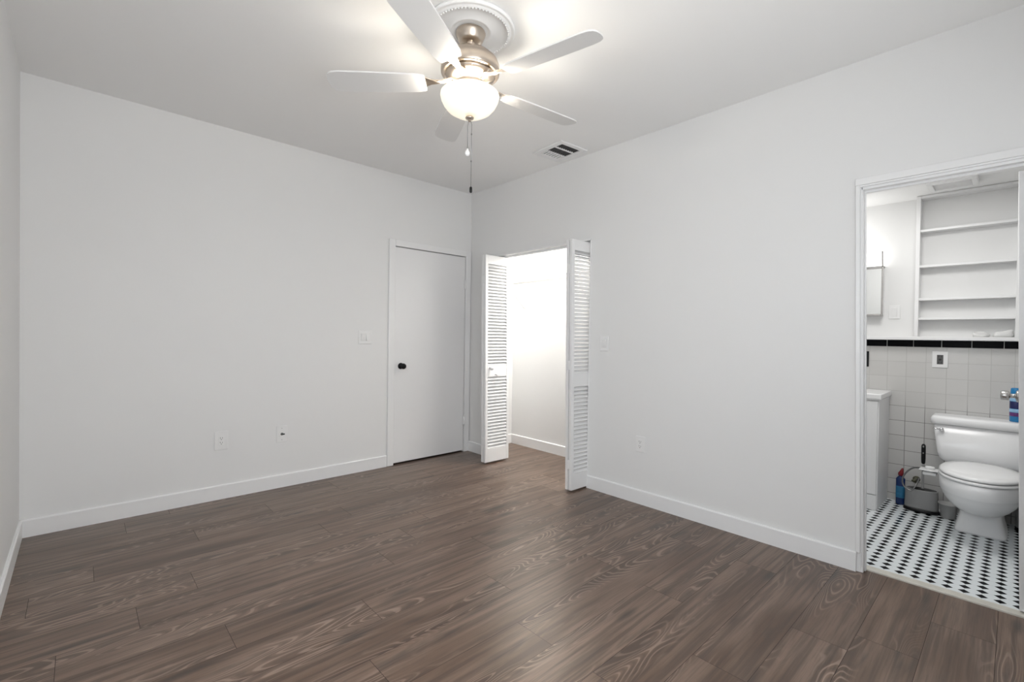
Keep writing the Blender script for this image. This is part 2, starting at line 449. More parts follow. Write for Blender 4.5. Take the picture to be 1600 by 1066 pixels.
# bathroom door frame: narrow casing, jamb with stop, head
b = MB()
def leanbox(b, x0, x1, ya, yb, z0, z1, bev=.002):
    b.hexa([(x0, ya+LEAN*z0, z0), (x1, ya+LEAN*z0, z0), (x1, yb+LEAN*z0, z0), (x0, yb+LEAN*z0, z0),
            (x0, ya+LEAN*z1, z1), (x1, ya+LEAN*z1, z1), (x1, yb+LEAN*z1, z1), (x0, yb+LEAN*z1, z1)], 0, bev)
leanbox(b, -.012, -.0005, -3.386, -3.366, BH, 2.0395)
leanbox(b, -.006, -.0005, -3.392, -3.386, .03, 2.0295)
b.box((-.012, -4.06, 2.040), (-.0005, -3.326, 2.076), bev=.002)
b.box((-.006, -4.06, 2.030), (-.0005, -3.346, 2.040), bev=.001)
struct('trim_3', b, M['trim'])
b = MB(); leanbox(b, .0, TH+.004, -3.397, -3.385, .0, 2.03)
leanbox(b, .030, .052, -3.403, -3.397, .0, 2.01)
b.box((0, -4.03, 2.016), (TH+.004, -3.350, 2.030), bev=.001); b.box((.030, -4.03, 2.004), (.052, -3.358, 2.016), bev=.001)
b.box((0, -4.03, 0), (TH+.004, -4.01, 2.016), bev=.001)
struct('trim_4', b, M['trim'])
d = thing('door_2', None, None, kind='structure')     # bathroom door swung open, seen almost edge-on
b = MB(); leanbox(b, .09, .70, -3.992, -3.953, .012, 1.998); b.build('door_slab', M['door'], d)
kn = MB().lathe([(.0, -.001), (.031, -.001), (.032, .005), (.027, .009), (.012, .012), (.011, .031), (.018, .034), (.0245, .037), (.0255, .044), (.0255, .060), (.022, .067), (0, .068)], 28, (.64, -3.9355, .937), axis='y', cap=False)
kn.build('door_knob', M['darkchrome'], d)

# ------------------------------------------------------------------ closet
CX = .60
struct('wall_closet_back', MB().box((CX, -1.95, 0), (CX+.1, 0, H)), M['wall'])
struct('wall_closet_left', MB().box((TH, -.02, 0), (CX, .0, H)), M['wall'])
struct('wall_closet_right', MB().box((TH, -2.0, 0), (CX+.1, -1.90, H)), M['wall'])
base('baseboard_closet_back', 'y', -1.90, -.02, CX, -1)
base('baseboard_closet_left', 'x', TH, CX-BT, -.02, -1)
b = MB().box((-.004, CY1-.012, 0), (TH+.003, CY1, CZ), bev=.001).box((-.004, CY0, 0), (TH+.003, CY0+.006, CZ), bev=.001)
b.box((-.008, CY0, CZ-.014), (TH+.003, CY1, CZ), bev=.002)
struct('trim_5', b, M['trim'])
b = MB().box((.030, CY0+.012, CZ-.034), (.056, CY1-.014, CZ-.014), bev=.001)
struct('trim_6', b, M['trim'])       # bifold track under the head

# bifold doors: two folded pairs of louvred panels
PWD, PT, PH = .297, .027, 1.972
def panel(root, y0, knobs):
    """one louvred panel, faces +-y, x 0..PWD, thickness from y0 to y0+PT"""
    b = MB(); st = .030; y1 = y0+PT
    rails = ((0, .125), (.81, .915), (PH-.085, PH))
    b.box((0, y0, 0), (st, y1, PH), bev=.003); b.box((PWD-st, y0, 0), (PWD, y1, PH), bev=.003)
    for z0, z1 in rails: b.box((st, y0+.001, z0), (PWD-st, y1-.001, z1), bev=.002)
    fr = b.build('panel_frame', M['louver'], root)
    s = MB(); pitch = .0305
    for z0, z1 in ((.125, .81), (.915, PH-.085)):
        n = int(round((z1-z0)/pitch)); p = (z1-z0)/n
        for i in range(n):
            zc = z0+(i+.5)*p; yc = (y0+y1)/2; hy, hz, t = .0120, .0106, .0024
            s.hexa([(st-.004, yc-hy, zc-hz-t), (PWD-st+.004, yc-hy, zc-hz-t), (PWD-st+.004, yc+hy, zc+hz-t), (st-.004, yc+hy, zc+hz-t),
                    (st-.004, yc-hy, zc-hz+t), (PWD-st+.004, yc-hy, zc-hz+t), (PWD-st+.004, yc+hy, zc+hz+t), (st-.004, yc+hy, zc+hz+t)])
    s.build('louver_slats', M['louver'], fr)
    for (kx, kz, sc) in knobs:
        k = MB().lathe([(.0, 0), (.008*sc, 0), (.007*sc, .010*sc), (.014*sc, .016*sc), (.0175*sc, .024*sc), (.015*sc, .031*sc), (.006*sc, .034*sc), (0, .0345*sc)], 20, axis='y', cap=False)
        for v in k.bm.verts: v.co.y = -v.co.y; v.co += Vector((kx, y0, kz))
        k.build('knob', M['louver'], fr)
def bifold(label, loc, tilt, rz, knobs):  # tilt sets each folded pair off plumb so its edges follow the image
    root = thing('bifold_door', label, 'closet door', loc, (tilt, 0, rz), 'louvred bifold doors of the closet')
    panel(root, 0, knobs); panel(root, PT+.009, [])
    for z in (.20, .98, 1.74):
        MB().box((-.0015, PT-.012, z-.035), (.004, PT+.021, z+.035), bev=.001).build('hinge', M['louver'], root)
    MB().lathe([(.005, PH-.01), (.005, PH+.008)], 10, (PWD-.03, PT*1.5+.006, 0)).build('top_pivot', M['chrome'], root)
    return root
bifold('left folded pair of white louvred closet doors, with two small white knobs', (-.213, -.537, .014), -.0165, R(-.5), [(.055, .895, 1.15), (.125, .832, .95)])
bifold('right folded pair of white louvred closet doors, standing nearest the long wall', (-.205, -1.580, .014), -.0135, R(-1.0), [])

# wire shelf with hanging rod
ws = thing('wire_shelf', 'white wire shelf across the top of the lit closet', 'shelf', (CX, -1.0, 1.79))
b = MB(); L0, L1 = -1.90+1.0, -.02+1.0
for x, z in ((-.300, .018), (-.300, -.022), (-.15, .018), (-.008, .018)): b.tube([(x, L0+.002, z), (x, L1-.002, z)], .0040, 8)
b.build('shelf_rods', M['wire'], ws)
b = MB(); y = L0+.02
while y < L1-.01:
    b.tube([(-.004, y, .021), (-.298, y, .021), (-.3005, y, .014), (-.3005, y, -.020)], .0016, 5); y += .0254
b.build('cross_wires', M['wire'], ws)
for yy in (L1-.20, L0+.75):
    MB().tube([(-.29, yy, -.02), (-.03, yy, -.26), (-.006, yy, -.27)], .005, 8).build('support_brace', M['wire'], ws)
b = MB().box((-.31, L1-.012, -.03), (-.25, L1, .028), bev=.002)
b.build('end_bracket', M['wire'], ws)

# ------------------------------------------------------------------ bathroom shell
BX = 1.58; BC = 2.29
struct('ceiling_bathroom', MB().box((TH, -4.36, BC), (1.72, -2.5, BC+.1)), M['ceil'])
b = MB().box((BX+.02, -4.36, 1.232), (1.72, -3.404, BC), 0).box((BX+.02, -3.404, 1.232), (1.72, -2.5, BC), 0)
b.box((BX, -4.36, 0), (1.72, -2.5, 1.180), 1)
struct('wall_bathroom_back', b, [M['wall'], M['tile']])
b = MB().box((TH, -2.6, 1.18), (1.60, -2.5, BC), 0).box((TH, -2.6, 0), (1.58, -2.5, 1.18), 1)
struct('wall_bathroom_left', b, [M['wall'], M['tile_side']])
struct('wall_bathroom_right', MB().box((TH, -4.45, 0), (1.72, -4.36, BC)), M['wall'])
b = MB(); yy = -4.34                                   # black bullnose tiles with pale joints
joints = [-4.335+.1565*i for i in range(12)]
for a in joints:
    b.box((BX-.006, a+.0015, 1.181), (BX+.03, a+.155, 1.230), 0, .003)
b.box((BX-.002, -4.36, 1.180), (BX+.03, -2.6, 1.2315), 1)
struct('trim_7', b, [M['blacktile'], M['tile']])
struct('trim_8', MB().box((1.498, -4.36, 1.232), (1.72, -2.6, 1.258), bev=.003), M['ledge'])
# built-in shelves over the toilet, standing on the ledge
sh = thing('wall_shelf_unit', 'tall white open shelves set above the toilet on the ledge', 'shelves', (1.50, -3.66, 1.258))
def sb(b, x0, x1, y0, y1, z0, z1, bev=.002): b.box((x0-1.50, y0+3.66, z0-1.258), (x1-1.50, y1+3.66, z1-1.258), bev=bev)
b = MB(); sb(b, 1.500, 1.598, -3.428, -3.404, 1.258, 2.288); b.build('side_panel', M['trim'], sh)
b = MB(); sb(b, 1.500, 1.598, -3.960, -3.914, 1.258, 2.288); b.build('side_panel', M['trim'], sh)
b = MB(); sb(b, 1.500, 1.598, -3.914, -3.428, 2.268, 2.288); b.build('top_rail', M['trim'], sh)
b = MB(); sb(b, 1.590, 1.599, -3.914, -3.428, 1.258, 2.268, 0); b.build('back_panel', M['wall'], sh)
for z in (2.036, 1.775, 1.534, 1.392):
    b = MB(); sb(b, 1.506, 1.590, -3.914, -3.428, z-.012, z+.006); b.build('shelf', M['trim'], sh)
# folded white cloths on the bottom shelf
def cloth(label, x, y, z, lx, ly, h, seed, rz=0):
    rng = random.Random(seed); b = MB(); rings = []
    nseg = 22
    for k, t in enumerate((0, .15, .35, .55, .75, .92, 1)):
        ring = []
        for i in range(nseg):
            a = 2*math.pi*i/nseg; ca, sa = math.cos(a), math.sin(a)
            sq = (abs(ca)**3+abs(sa)**3)**(-1/3)
            bul = 1-.10*abs(t-.5)*2-.45*max(0, t-.8)+.05*math.sin(k*2.1+seed)+rng.uniform(-.04, .04)
            hh = h*t*(.55+.45*math.sin(a*1.0+seed)+.25*math.sin(a*3+seed*2)*.5+.3)
            ring.append((ca*sq*lx/2*bul, sa*sq*ly/2*bul, max(0, hh) if k else 0))
        rings.append(ring)
    b.loft(rings); o = b.build('folded_cloth', M['cloth'])
    o.location = (x, y, z); o.rotation_euler = (0, 0, rz)
    return tag(o, label, 'cloth', 'crumpled cloths on the bottom shelf')
cloth('flattened white cloth at the left end of the bottom shelf pile', 1.545, -3.755, 1.259, .07, .085, .030, 1)
cloth('thicker crumpled white cloth at the right end of the bottom shelf', 1.545, -3.860, 1.259, .075, .10, .036, 4, .1)

# medicine cabinet with lamp hood
mc = thing('medicine_cabinet', 'mirrored medicine cabinet in thin chrome frame above the vanity', 'cabinet', (1.60, -2.98, 1.40))
def mb(b, x0, x1, y0, y1, z0, z1, bev=.0015): b.box((x0-1.60, y0+2.98, z0-1.40), (x1-1.60, y1+2.98, z1-1.40), bev=bev)
MY0, MY1 = -3.214, -2.75
b = MB(); mb(b, 1.535, 1.599, MY0+.004, MY1-.004, 1.420, 1.790); b.build('body', M['vanity'], mc)
b = MB(); mb(b, 1.529, 1.5345, MY0+.010, MY1-.010, 1.432, 1.782, 0); b.build('mirror', M['mirror'], mc)
b = MB(); mb(b, 1.524, 1.540, MY0, MY0+.011, 1.414, 1.795); mb(b, 1.524, 1.540, MY1-.011, MY1, 1.414, 1.795)
mb(b, 1.524, 1.540, MY0+.011, MY1-.011, 1.414, 1.430); mb(b, 1.524, 1.540, MY0+.011, MY1-.011, 1.782, 1.796); b.build('frame', M['darkchrome'], mc)
vl = thing('vanity_light', 'slanted white lamp hood with chrome ends on top of the medicine cabinet', 'wall lamp', (1.60, -2.98, 1.797))
b = MB().prism([(-.07, .008), (-.09, .108), (-.001, .108), (-.001, .008)], 'y', MY0+2.98+.010, MY1+2.98-.010); b.build('diffuser', M['bathlight'], vl)
for y0 in (MY0+2.98+.001, MY1+2.98-.009):
    MB().prism([(-.077, .0), (-.099, .115), (-.090, .115), (-.068, .008), (-.001, .008), (-.001, 0)], 'y', y0, y0+.008).build('end_cap', M['darkchrome'], vl)
MB().box((-.077, MY0+2.98+.010, 0), (-.001, MY1+2.98-.010, .007)).build('base', M['chrome'], vl)
lamp('vanity_lamp', 'POINT', (1.38, -3.02, 2.04), 1.3, (1, .985, .96), radius=.10)

# bathroom exhaust vent
v = thing('exhaust_vent', 'white rectangular exhaust vent on the bathroom ceiling', 'ceiling vent', (1.225, -3.615, BC))
b = MB(); z0, z1 = -.030, -.001; X0, X1, Y0, Y1 = -.118, .118, -.122, .122
for a in (((X0, Y0), (X0+.03, Y1)), ((X1-.03, Y0), (X1, Y1)), ((X0+.03, Y0), (X1-.03, Y0+.03)), ((X0+.03, Y1-.03), (X1-.03, Y1))):
    b.box((*a[0], z0), (*a[1], z1), bev=.004)
b.build('frame', M['trim'], v)
b = MB()
for i in range(9):
    x = X0+.036+i*.0205; b.box((x, Y0+.03, -.022), (x+.010, Y1-.03, -.014))
b.box((X0+.03, Y0+.03, -.008), (X1-.03, Y1-.03, -.001)); b.build('grille', M['trim'], v)

# vanity
vn = thing('bathroom_vanity', 'white bathroom vanity cabinet with a thin overhanging top, beside the toilet', 'cabinet', (1.375, -2.93, 0))
def vb(b, x0, x1, y0, y1, z0, z1, bev=.002): b.box((x0-1.375, y0+2.93, z0), (x1-1.375, y1+2.93, z1), bev=bev)
b = MB(); vb(b, 1.185, 1.578, -3.262, -2.605, 0.0, .795); b.build('body', M['vanity'], vn)
b = MB(); vb(b, 1.160, 1.579, -3.275, -2.601, .801, .840, .006); vb(b, 1.165, 1.578, -3.268, -2.603, .795, .802); b.build('countertop', M['porcelain'], vn)
for y0, y1 in ((-3.255, -2.935), (-2.930, -2.61)):
    b = MB(); vb(b, 1.170, 1.1845, y0, y1, .115, .785, .003); dd = b.build('door', M['vanity'], vn)
    k = MB().lathe([(.0, 0), (.006, 0), (.006, -.012), (.012, -.018), (.011, -.026), (0, -.028)], 16, (1.170-1.375, (-2.965 if y0 < -3 else -2.90)+2.93, .66), axis='x', cap=False)
    k.build('knob', M['chrome'], dd)
b = MB(); vb(b, 1.173, 1.1845, -3.258, -2.608, 0.001, .110, .002); b.build('plinth', M['vanity'], vn)

# ------------------------------------------------------------------ toilet (faces -x)
def sup(xc, yc, a, b, z, n=40, e=2.0, egg=0):
    out = []
    for i in range(n):
        t = 2*math.pi*i/n; c, s = math.cos(t), math.sin(t)
        x = a*math.copysign(abs(c)**(2/e), c); y = b*math.copysign(abs(s)**(2/e), s)
        if egg: y *= 1+egg*(x/a)
        out.append((xc+x, yc+y, z))
    return out
TY = -3.785
toi = thing('toilet', 'white two-piece toilet with closed lid standing on the patterned tile', 'toilet', (1.30, TY, 0))
def T(x): return x-1.30
b = MB()
b.loft([sup(T(1.325), 0, .188, .122, 0, e=7), sup(T(1.325), 0, .187, .120, .012, e=7), sup(T(1.325), 0, .176, .100, .10, e=6), sup(T(1.325), 0, .168, .084, .20, e=5), sup(T(1.33), 0, .165, .09, .27, e=4)])
b.loft([sup(T(1.15), 0, .015, .012, .138), sup(T(1.145), 0, .07, .055, .144), sup(T(1.125), 0, .135, .100, .164), sup(T(1.105), 0, .188, .132, .198, egg=.03), sup(T(1.085), 0, .226, .156, .234, egg=.02), sup(T(1.070), 0, .250, .172, .270, egg=.02), sup(T(1.062), 0, .262, .180, .298, egg=.02),
        sup(T(1.060), 0, .266, .184, .303, egg=.02), sup(T(1.058), 0, .270, .187, .345, egg=.02), sup(T(1.058), 0, .270, .187, .374, egg=.02), sup(T(1.058), 0, .262, .180, .383, egg=.02)])
b.box((T(1.22), -.12, .20), (T(1.56), .12, .372), bev=.03, seg=3)
b.build('bowl', M['porcelain'], toi)
b = MB().loft([sup(T(1.062), 0, .262, .182, 0.385, e=2.15, egg=.02), sup(T(1.062), 0, .272, .190, 0.388, e=2.15, egg=.02), sup(T(1.062), 0, .273, .191, 0.399, e=2.15, egg=.02), sup(T(1.062), 0, .264, .184, 0.404, e=2.15, egg=.02)])
b.build('seat', M['seat'], toi)
b = MB().loft([sup(T(1.064), 0, .262, .181, 0.407, e=2.15, egg=.02), sup(T(1.064), 0, .270, .188, 0.410, e=2.15, egg=.02), sup(T(1.064), 0, .270, .188, 0.421, e=2.15, egg=.02), sup(T(1.066), 0, .258, .178, 0.429, e=2.15, egg=.02), sup(T(1.07), 0, .20, .135, 0.434, e=2.1), sup(T(1.07), 0, .08, .055, 0.436)])
b.box((T(1.30), -.09, .376), (T(1.34), .09, .420), bev=.008)
b.build('seat_lid', M['seat'], toi)
def rrect(x0, x1, hw, z, r, n=6):
    pts = []
    for (cx, cy, a0) in ((x1-r, hw-r, 0), (x0+r, hw-r, 90), (x0+r, -hw+r, 180), (x1-r, -hw+r, 270)):
        for i in range(n+1):
            a = R(a0+90*i/n); pts.append((cx+r*math.cos(a), cy+r*math.sin(a), z))
    return pts
x0, x1 = T(1.362), T(1.565)
b = MB().loft([rrect(x0+.03, x1-.01, .178, .392, .025), rrect(x0+.012, x1-.004, .200, .398, .03), rrect(x0+.006, x1, .218, .418, .03), rrect(x0+.003, x1, .228, .455, .03), rrect(x0, x1, .250, .648, .03)])
b.build('tank', M['porcelain'], toi)
b = MB().loft([rrect(x0-.004, x1+.004, .256, .650, .03), rrect(x0-.012, x1+.008, .264, .656, .034), rrect(x0-.012, x1+.008, .264, .690, .034), rrect(x0-.004, x1+.002, .256, .703, .03), rrect(x0+.02, x1-.02, .235, .707, .03)])
b.build('tank_lid', M['porcelain'], toi)
b = MB().lathe([(.0, 0), (.013, 0), (.013, -.012), (.009, -.018), (0, -.019)], 18, (x0, .205, .615), axis='x', cap=False)
b.tube([(x0-.014, .205, .615), (x0-.017, .235, .618), (x0-.014, .247, .622)], [.006, .005, .004], 8)
b.build('flush_lever', M['chrome'], toi)

# bidet control arm beside the seat, with its hose
bd = thing('bidet_attachment', 'white bidet control arm sticking out from under the left side of the toilet seat', 'bidet', (1.24, -3.555, .345))
MB().box((-.035, -.016, -.0325), (.035, .054, -.012), bev=.006).box((-.022, .0, -.012), (.022, .045, -.002), bev=.003).build('control_body', M['seat'], bd)
MB().box((-.045, -.025, -.002), (.04, .072, .006), bev=.003).build('cover_plate', M['seat'], bd)
MB().lathe([(.021, .0065), (.022, .008), (.022, .020), (.019, .024), (.0, .0245)], 24, (0, .018, 0), sy=1.15).build('knob', M['seat'], bd)
MB().box((-.018, -.062, -.012), (.018, -.018, .004), bev=.003).build('mounting_arm', M['seat'], bd)
hp = [(1.33, -3.475, .330), (1.36, -3.437, .316), (1.365, -3.405, .284), (1.365, -3.380, .236), (1.36, -3.381, .187), (1.355, -3.403, .160), (1.352, -3.431, .155), (1.36, -3.451, .192), (1.42, -3.462, .23), (1.47, -3.45, .215), (1.512, -3.432, .192)]
def smooth(pts, n=6):
    out = []; P = [Vector(p) for p in pts]
    for i in range(len(P)-1):
        p0, p1, p2, p3 = P[max(i-1, 0)], P[i], P[i+1], P[min(i+2, len(P)-1)]
        for k in range(n):
            t = k/n; out.append(tuple(.5*((2*p1)+(p2-p0)*t+(2*p0-5*p1+4*p2-p3)*t*t+(-p0+3*p1-3*p2+p3)*t**3)))
    return out+[tuple(P[-1])]
hp = [(1.27, -3.505, .336)] + hp
o = MB().tube(smooth(hp), .0052, 8).build('water_hose', M['steel'])
tag(o, 'grey braided water hose looping from the bidet arm to the wall valve', 'hose')
sv = thing('shutoff_valve', 'small tarnished water shutoff valve on the tile wall left of the toilet', 'valve', (1.58, -3.432, .191))
MB().lathe([(.022, -.001), (.022, -.004), (.009, -.008), (.009, -.05)], 18, axis='x').build('pipe', M['brass'], sv)
MB().lathe([(.004, -.018), (.013, -.016), (.014, .012), (.007, .018)], 14, (-.055, 0, 0)).build('body', M['brass'], sv)
MB().lathe([(.006, -.068), (.018, -.072), (.018, -.080), (.006, -.084)], 16, axis='x', sx=1.2, sy=.6).build('handle', M['brass'], sv)

# toilet brush and holder
br = thing('brush_holder', 'grey oval toilet brush holder with black base on bathroom floor', 'brush holder', (1.43, -3.478, 0))
b = MB().loft([sup(0, 0, .056, .094, .022, e=2.4), sup(0, 0, .056, .094, .035, e=2.4), sup(0, 0, .053, .089, .150, e=2.4), sup(0, 0, .053, .089, .156, e=2.4)])
b.build('holder', M['greyplas'], br)
MB().loft([sup(0, 0, .0535, .0895, .1555, e=2.4), sup(0, 0, .053, .089, .160, e=2.4), sup(0, 0, .0485, .0845, .160, e=2.4), sup(0, 0, .047, .083, .157, e=2.4)]).build('rim', M['tub'], br)
MB().loft([sup(0, 0, .047, .083, .1575, e=2.4), sup(0, 0, .046, .082, .1585, e=2.4)]).build('opening_shade', M['black'], br)  # black disc painting the shade inside the holder opening
MB().loft([sup(0, 0, .060, .100, .0, e=2.4), sup(0, 0, .062, .102, .010, e=2.4), sup(0, 0, .058, .096, .0215, e=2.4)]).build('base', M['black'], br)
bs = thing('toilet_brush', 'toilet brush with black grip and grey shaft standing in the oval holder', 'brush', (1.43, -3.482, .061))
MB().lathe([(.010, .0985), (.008, .11), (.0075, .22), (.008, .27), (.0055, .285)], 16).build('shaft', M['greyplas'], bs)
gr = MB().lathe([(.007, .28), (.011, .288), (.0125, .32), (.0125, .40), (.0115, .415), (.006, .424), (.001, .425)], 20, sx=.8)
gr = gr.build('grip', M['black'], bs)
MB().lathe([(.0045, -.001), (.0045, .001)], 12, (-.0107, 0, .407), axis='x', sy=1.5).build('hang_hole', M['greyplas'], gr)
MB().lathe([(.004, -.001), (.004, .001)], 12, (-.0104, 0, .360), axis='x').build('button', M['greyplas'], gr)
# blue cleaner bottle
cb = thing('cleaner_bottle', 'dark blue toilet cleaner bottle with red cap, between vanity and brush holder', 'bottle', (1.50, -3.350, 0))
MB().loft([sup(0, 0, .020, .025, .0, e=3), sup(0, 0, .0215, .0265, .004, e=3), sup(0, 0, .0215, .0265, .15, e=3), sup(0, 0, .022, .0270, .19, e=3), sup(0, 0, .016, .018, .203, e=2.4), sup(0, 0, .011, .011, .210), sup(0, 0, .011, .011, .222)]).build('bottle_body', M['bluebottle'], cb)
MB().loft([sup(0, 0, .0218, .0268, .05, e=3), sup(0, 0, .0220, .0270, .052, e=3), sup(0, 0, .0220, .0270, .135, e=3), sup(0, 0, .0218, .0268, .137, e=3)]).build('paper_label', M['teal'], cb)
MB().loft([sup(0, 0, .014, .016, .214), sup(0, 0, .014, .016, .232), sup(-.002, -.004, .011, .012, .245), sup(-.004, -.010, .005, .006, .268), sup(-.004, -.011, .003, .003, .272)]).build('cap', M['red'], cb)
# little tub and bin
tb = thing('plastic_tub', 'small pale grey plastic tub on the floor left of the toilet pedestal', 'tub', (1.40, -3.622, 0))
MB().lathe([(.0, .003), (.036, .0), (.038, .004), (.050, .092), (.056, .094), (.056, .101), (.050, .101), (.036, .012), (0, .011)], 32, cap=False).build('body', M['tub'], tb)
bn = thing('waste_bin', 'grey waste bin with black foot in the shade to the right of the toilet pedestal', 'bin', (1.46, -4.04, 0))
MB().lathe([(.0, .03), (.100, .026), (.103, .035), (.110, .25), (.113, .252), (.113, .262), (.106, .262), (.098, .04), (0, .038)], 40, cap=False, sx=.7).build('body', M['greyplas'], bn)
MB().lathe([(.104, .0), (.106, .004), (.104, .0255)], 40, sx=.7).build('foot', M['black'], bn)

# spray can on the tank lid
sc = thing('spray_can', 'bright blue aerosol can with dark label bands standing on the tank lid', 'spray can', (1.46, -3.931, .7075))
MB().lathe([(.030, 0), (.0325, .003), (.0325, .165), (.028, .172), (.022, .176)], 32).build('can_body', M['canblue'], sc)
for nm, z0, z1, mt in (('label_band', .085, .132, 'navy'), ('label_band', .062, .083, 'canpale'), ('label_band', .036, .060, 'purple'), ('label_band', .134, .160, 'canpale')):
    MB().lathe([(.0327, z0), (.0331, z0+.001), (.0331, z1-.001), (.0327, z1)], 32).build(nm, M[mt], sc)
MB().lathe([(.029, .1765), (.031, .179), (.029, .214), (.024, .219), (.002, .220)], 28).build('cap', M['canblue'], sc)
# ------------------------------------------------------------------ switches and outlets
def plate_thing(name, label, cat, loc, rz, w, h, group=None):
    """local frame: plate in the xz plane, front towards -y"""
    t = thing(name, label, cat, loc, (0, 0, rz), group)
    MB().box((-w/2, -.006, -h/2), (w/2, .0, h/2), bev=.0025).build('cover_plate', M['plate'], t)
    return t
def screws(t, zs, x=0):
    for z in zs: MB().lathe([(.0028, -.0062), (.0026, -.0072)], 10, (x, 0, z), axis='y').build('screw', M['greyplas'], t)
def duplex(t, mat='plate', slot='slot'):
    f = MB().box((-.0165, -.0082, -.0335), (.0165, -.006, .0335), bev=.001).build('receptacle', M[mat], t)
    for zc in (.0165, -.0165):
        b = MB()
        b.box((-.0078, -.0086, zc-.001), (-.0056, -.008, zc+.009)); b.box((.0056, -.0086, zc-.001), (.0078, -.008, zc+.007))
        b.lathe([(.0028, -.0086), (.0028, -.008)], 10, (0, 0, zc-.008), axis='y'); b.build('socket', M[slot], f)
def rocker(t, x, tilt):
    MB().box((x-.0175, -.0075, -.0345), (x+.0175, -.006, .0345), bev=.001).build('switch_frame', M['plate'], t)
    b = MB(); a = .0035*tilt
    b.hexa([(x-.015, -.0075-.004+a, -.031), (x+.015, -.0075-.004+a, -.031), (x+.015, -.0072, -.031), (x-.015, -.0072, -.031),
            (x-.015, -.0075-.004-a, .031), (x+.015, -.0075-.004-a, .031), (x+.015, -.0072, .031), (x-.015, -.0072, .031)], 0, .0012)
    b.build('rocker', M['plate'], t)
t = plate_thing('light_switch', 'white two-rocker light switch beside the bedroom door', 'light switch', (-1.170, 0, 1.188), 0, .122, .118)
rocker(t, -.023, 1); rocker(t, .023, -1)
t = plate_thing('wall_outlet', 'white duplex power outlet low on the far wall, left of the cable plate', 'outlet', (-2.266, 0, .426), 0, .086, .136)
duplex(t); screws(t, (0,))
t = plate_thing('cable_plate', 'white cable plate with black jack, low on far wall toward the door', 'wall plate', (-1.853, 0, .420), 0, .078, .128)
MB().lathe([(.010, -.006), (.010, -.009), (.0048, -.0095), (.0048, -.020)], 14, axis='y').build('coax_jack', M['greyslot'], t)
MB().box((.004, -.026, -.004), (.016, -.0205, .005), bev=.001).tube([(0, -.0195, 0), (.010, -.024, 0)], .004, 8).build('cable_stub', M['black'], t)
screws(t, (.045, -.045))
RW = R(-90)   # front faces -x on the right wall
t = plate_thing('light_switch', 'white single-rocker light switch on the long wall, right of the closet', 'light switch', (0, -1.724, 1.170), RW, .078, .120)
rocker(t, 0, 1)
t = plate_thing('wall_outlet', 'white duplex outlet low on the long wall between closet and bathroom', 'outlet', (0, -2.060, .438), RW, .076, .116)
duplex(t); screws(t, (0,))
t = plate_thing('light_switch', 'white single switch on the bathroom wall beside the medicine cabinet', 'light switch', (BX+.02, -3.276, 1.446), RW, .070, .105)
rocker(t, 0, 1)
t = plate_thing('wall_outlet', 'white outlet plate with dark sockets on the grey tile above the toilet', 'outlet', (BX, -3.546, 1.092), RW, .086, .118)
f = MB().box((-.0175, -.0082, -.034), (.0175, -.006, .034), bev=.001).build('receptacle', M['greyslot'], t)
b = MB()
for zc in (.022, -.022):
    b.box((-.009, -.0092, zc-.006), (-.005, -.008, zc+.007)); b.box((.005, -.0092, zc-.006), (.009, -.008, zc+.007))
b.box((-.008, -.0095, -.007), (.008, -.008, .007), bev=.001); b.build('socket', M['slot'], f)
t = thing('wall_outlet', 'black outlet plate at the left end of the grey tile, above the vanity', 'outlet', (BX, -3.092, 1.077), (0, 0, RW))
MB().box((-.036, -.007, -.061), (.036, -.0002, .061), bev=.003).build('cover_plate', M['black'], t)
duplex(t, 'black', 'greyslot')

# ------------------------------------------------------------------ ceiling vent in the bedroom
v = thing('ceiling_vent', 'white ceiling air vent with dark louvres in the room corner', 'ceiling vent', (-.213, -1.413, H), (0, 0, R(-4)))
b = MB(); X0, X1, Y0, Y1 = -.145, .145, -.165, .165
zs = (-.010, -.0005)
ix0, ix1 = -.100, .100
bays = [(-.128, -.062), (-.046, .034), (.050, .115)]
b.box((X0, Y0, zs[0]), (ix0, Y1, zs[1]), bev=.003); b.box((ix1, Y0, zs[0]), (X1, Y1, zs[1]), bev=.003)
ys = [Y0, bays[0][0], bays[0][1], bays[1][0], bays[1][1], bays[2][0], bays[2][1], Y1]
for a, c in zip(ys[0::2], ys[1::2]): b.box((ix0, a, zs[0]), (ix1, c, zs[1]), bev=.0015)
b.build('frame', M['trim'], v)
MB().box((ix0, bays[0][0], -.0022), (ix1, bays[2][1], -.0006)).build('duct', M['slot'], v)
for i, (a, c) in enumerate(bays):
    s = MB(); n = 9 if i < 2 else 7
    for k in range(n):
        x = ix0+(k+.5)*(ix1-ix0)/n; t_ = .002 if i < 2 else .008
        s.box((x-t_, a, -.0075), (x+t_, c, -.003))
    s.build('louvers', M['greyslot'] if i < 2 else M['trim'], v)

# ------------------------------------------------------------------ ceiling medallion and fan
FX, FY = -1.64, -2.10
md = thing('ceiling_medallion', 'round white moulded ceiling medallion with beaded rim around the fan mount', 'medallion', (FX, FY, H))
MB().lathe([(.214, -.0005), (.214, -.012), (.207, -.018), (.199, -.012), (.192, -.016), (.186, -.022), (.178, -.018), (.170, -.008), (.163, -.006), (.110, -.008), (.100, -.014), (.092, -.016), (.086, -.010), (.080, -.0095), (.02, -.009)], 72).build('disc', M['ceil'], md)
b = MB()
for i in range(72):
    a = 2*math.pi*i/72; cx, cy = .1825*math.cos(a), .1825*math.sin(a)
    b.lathe([(.002, -.0255), (.0045, -.0235), (.0045, -.020), (.002, -.0185)], 6, (cx, cy, 0))
b.build('bead_ring', M['ceil'], md)
fan = thing('ceiling_fan', 'brushed nickel ceiling fan with white blades and lit frosted bowl', 'ceiling fan', (FX, FY, 0))
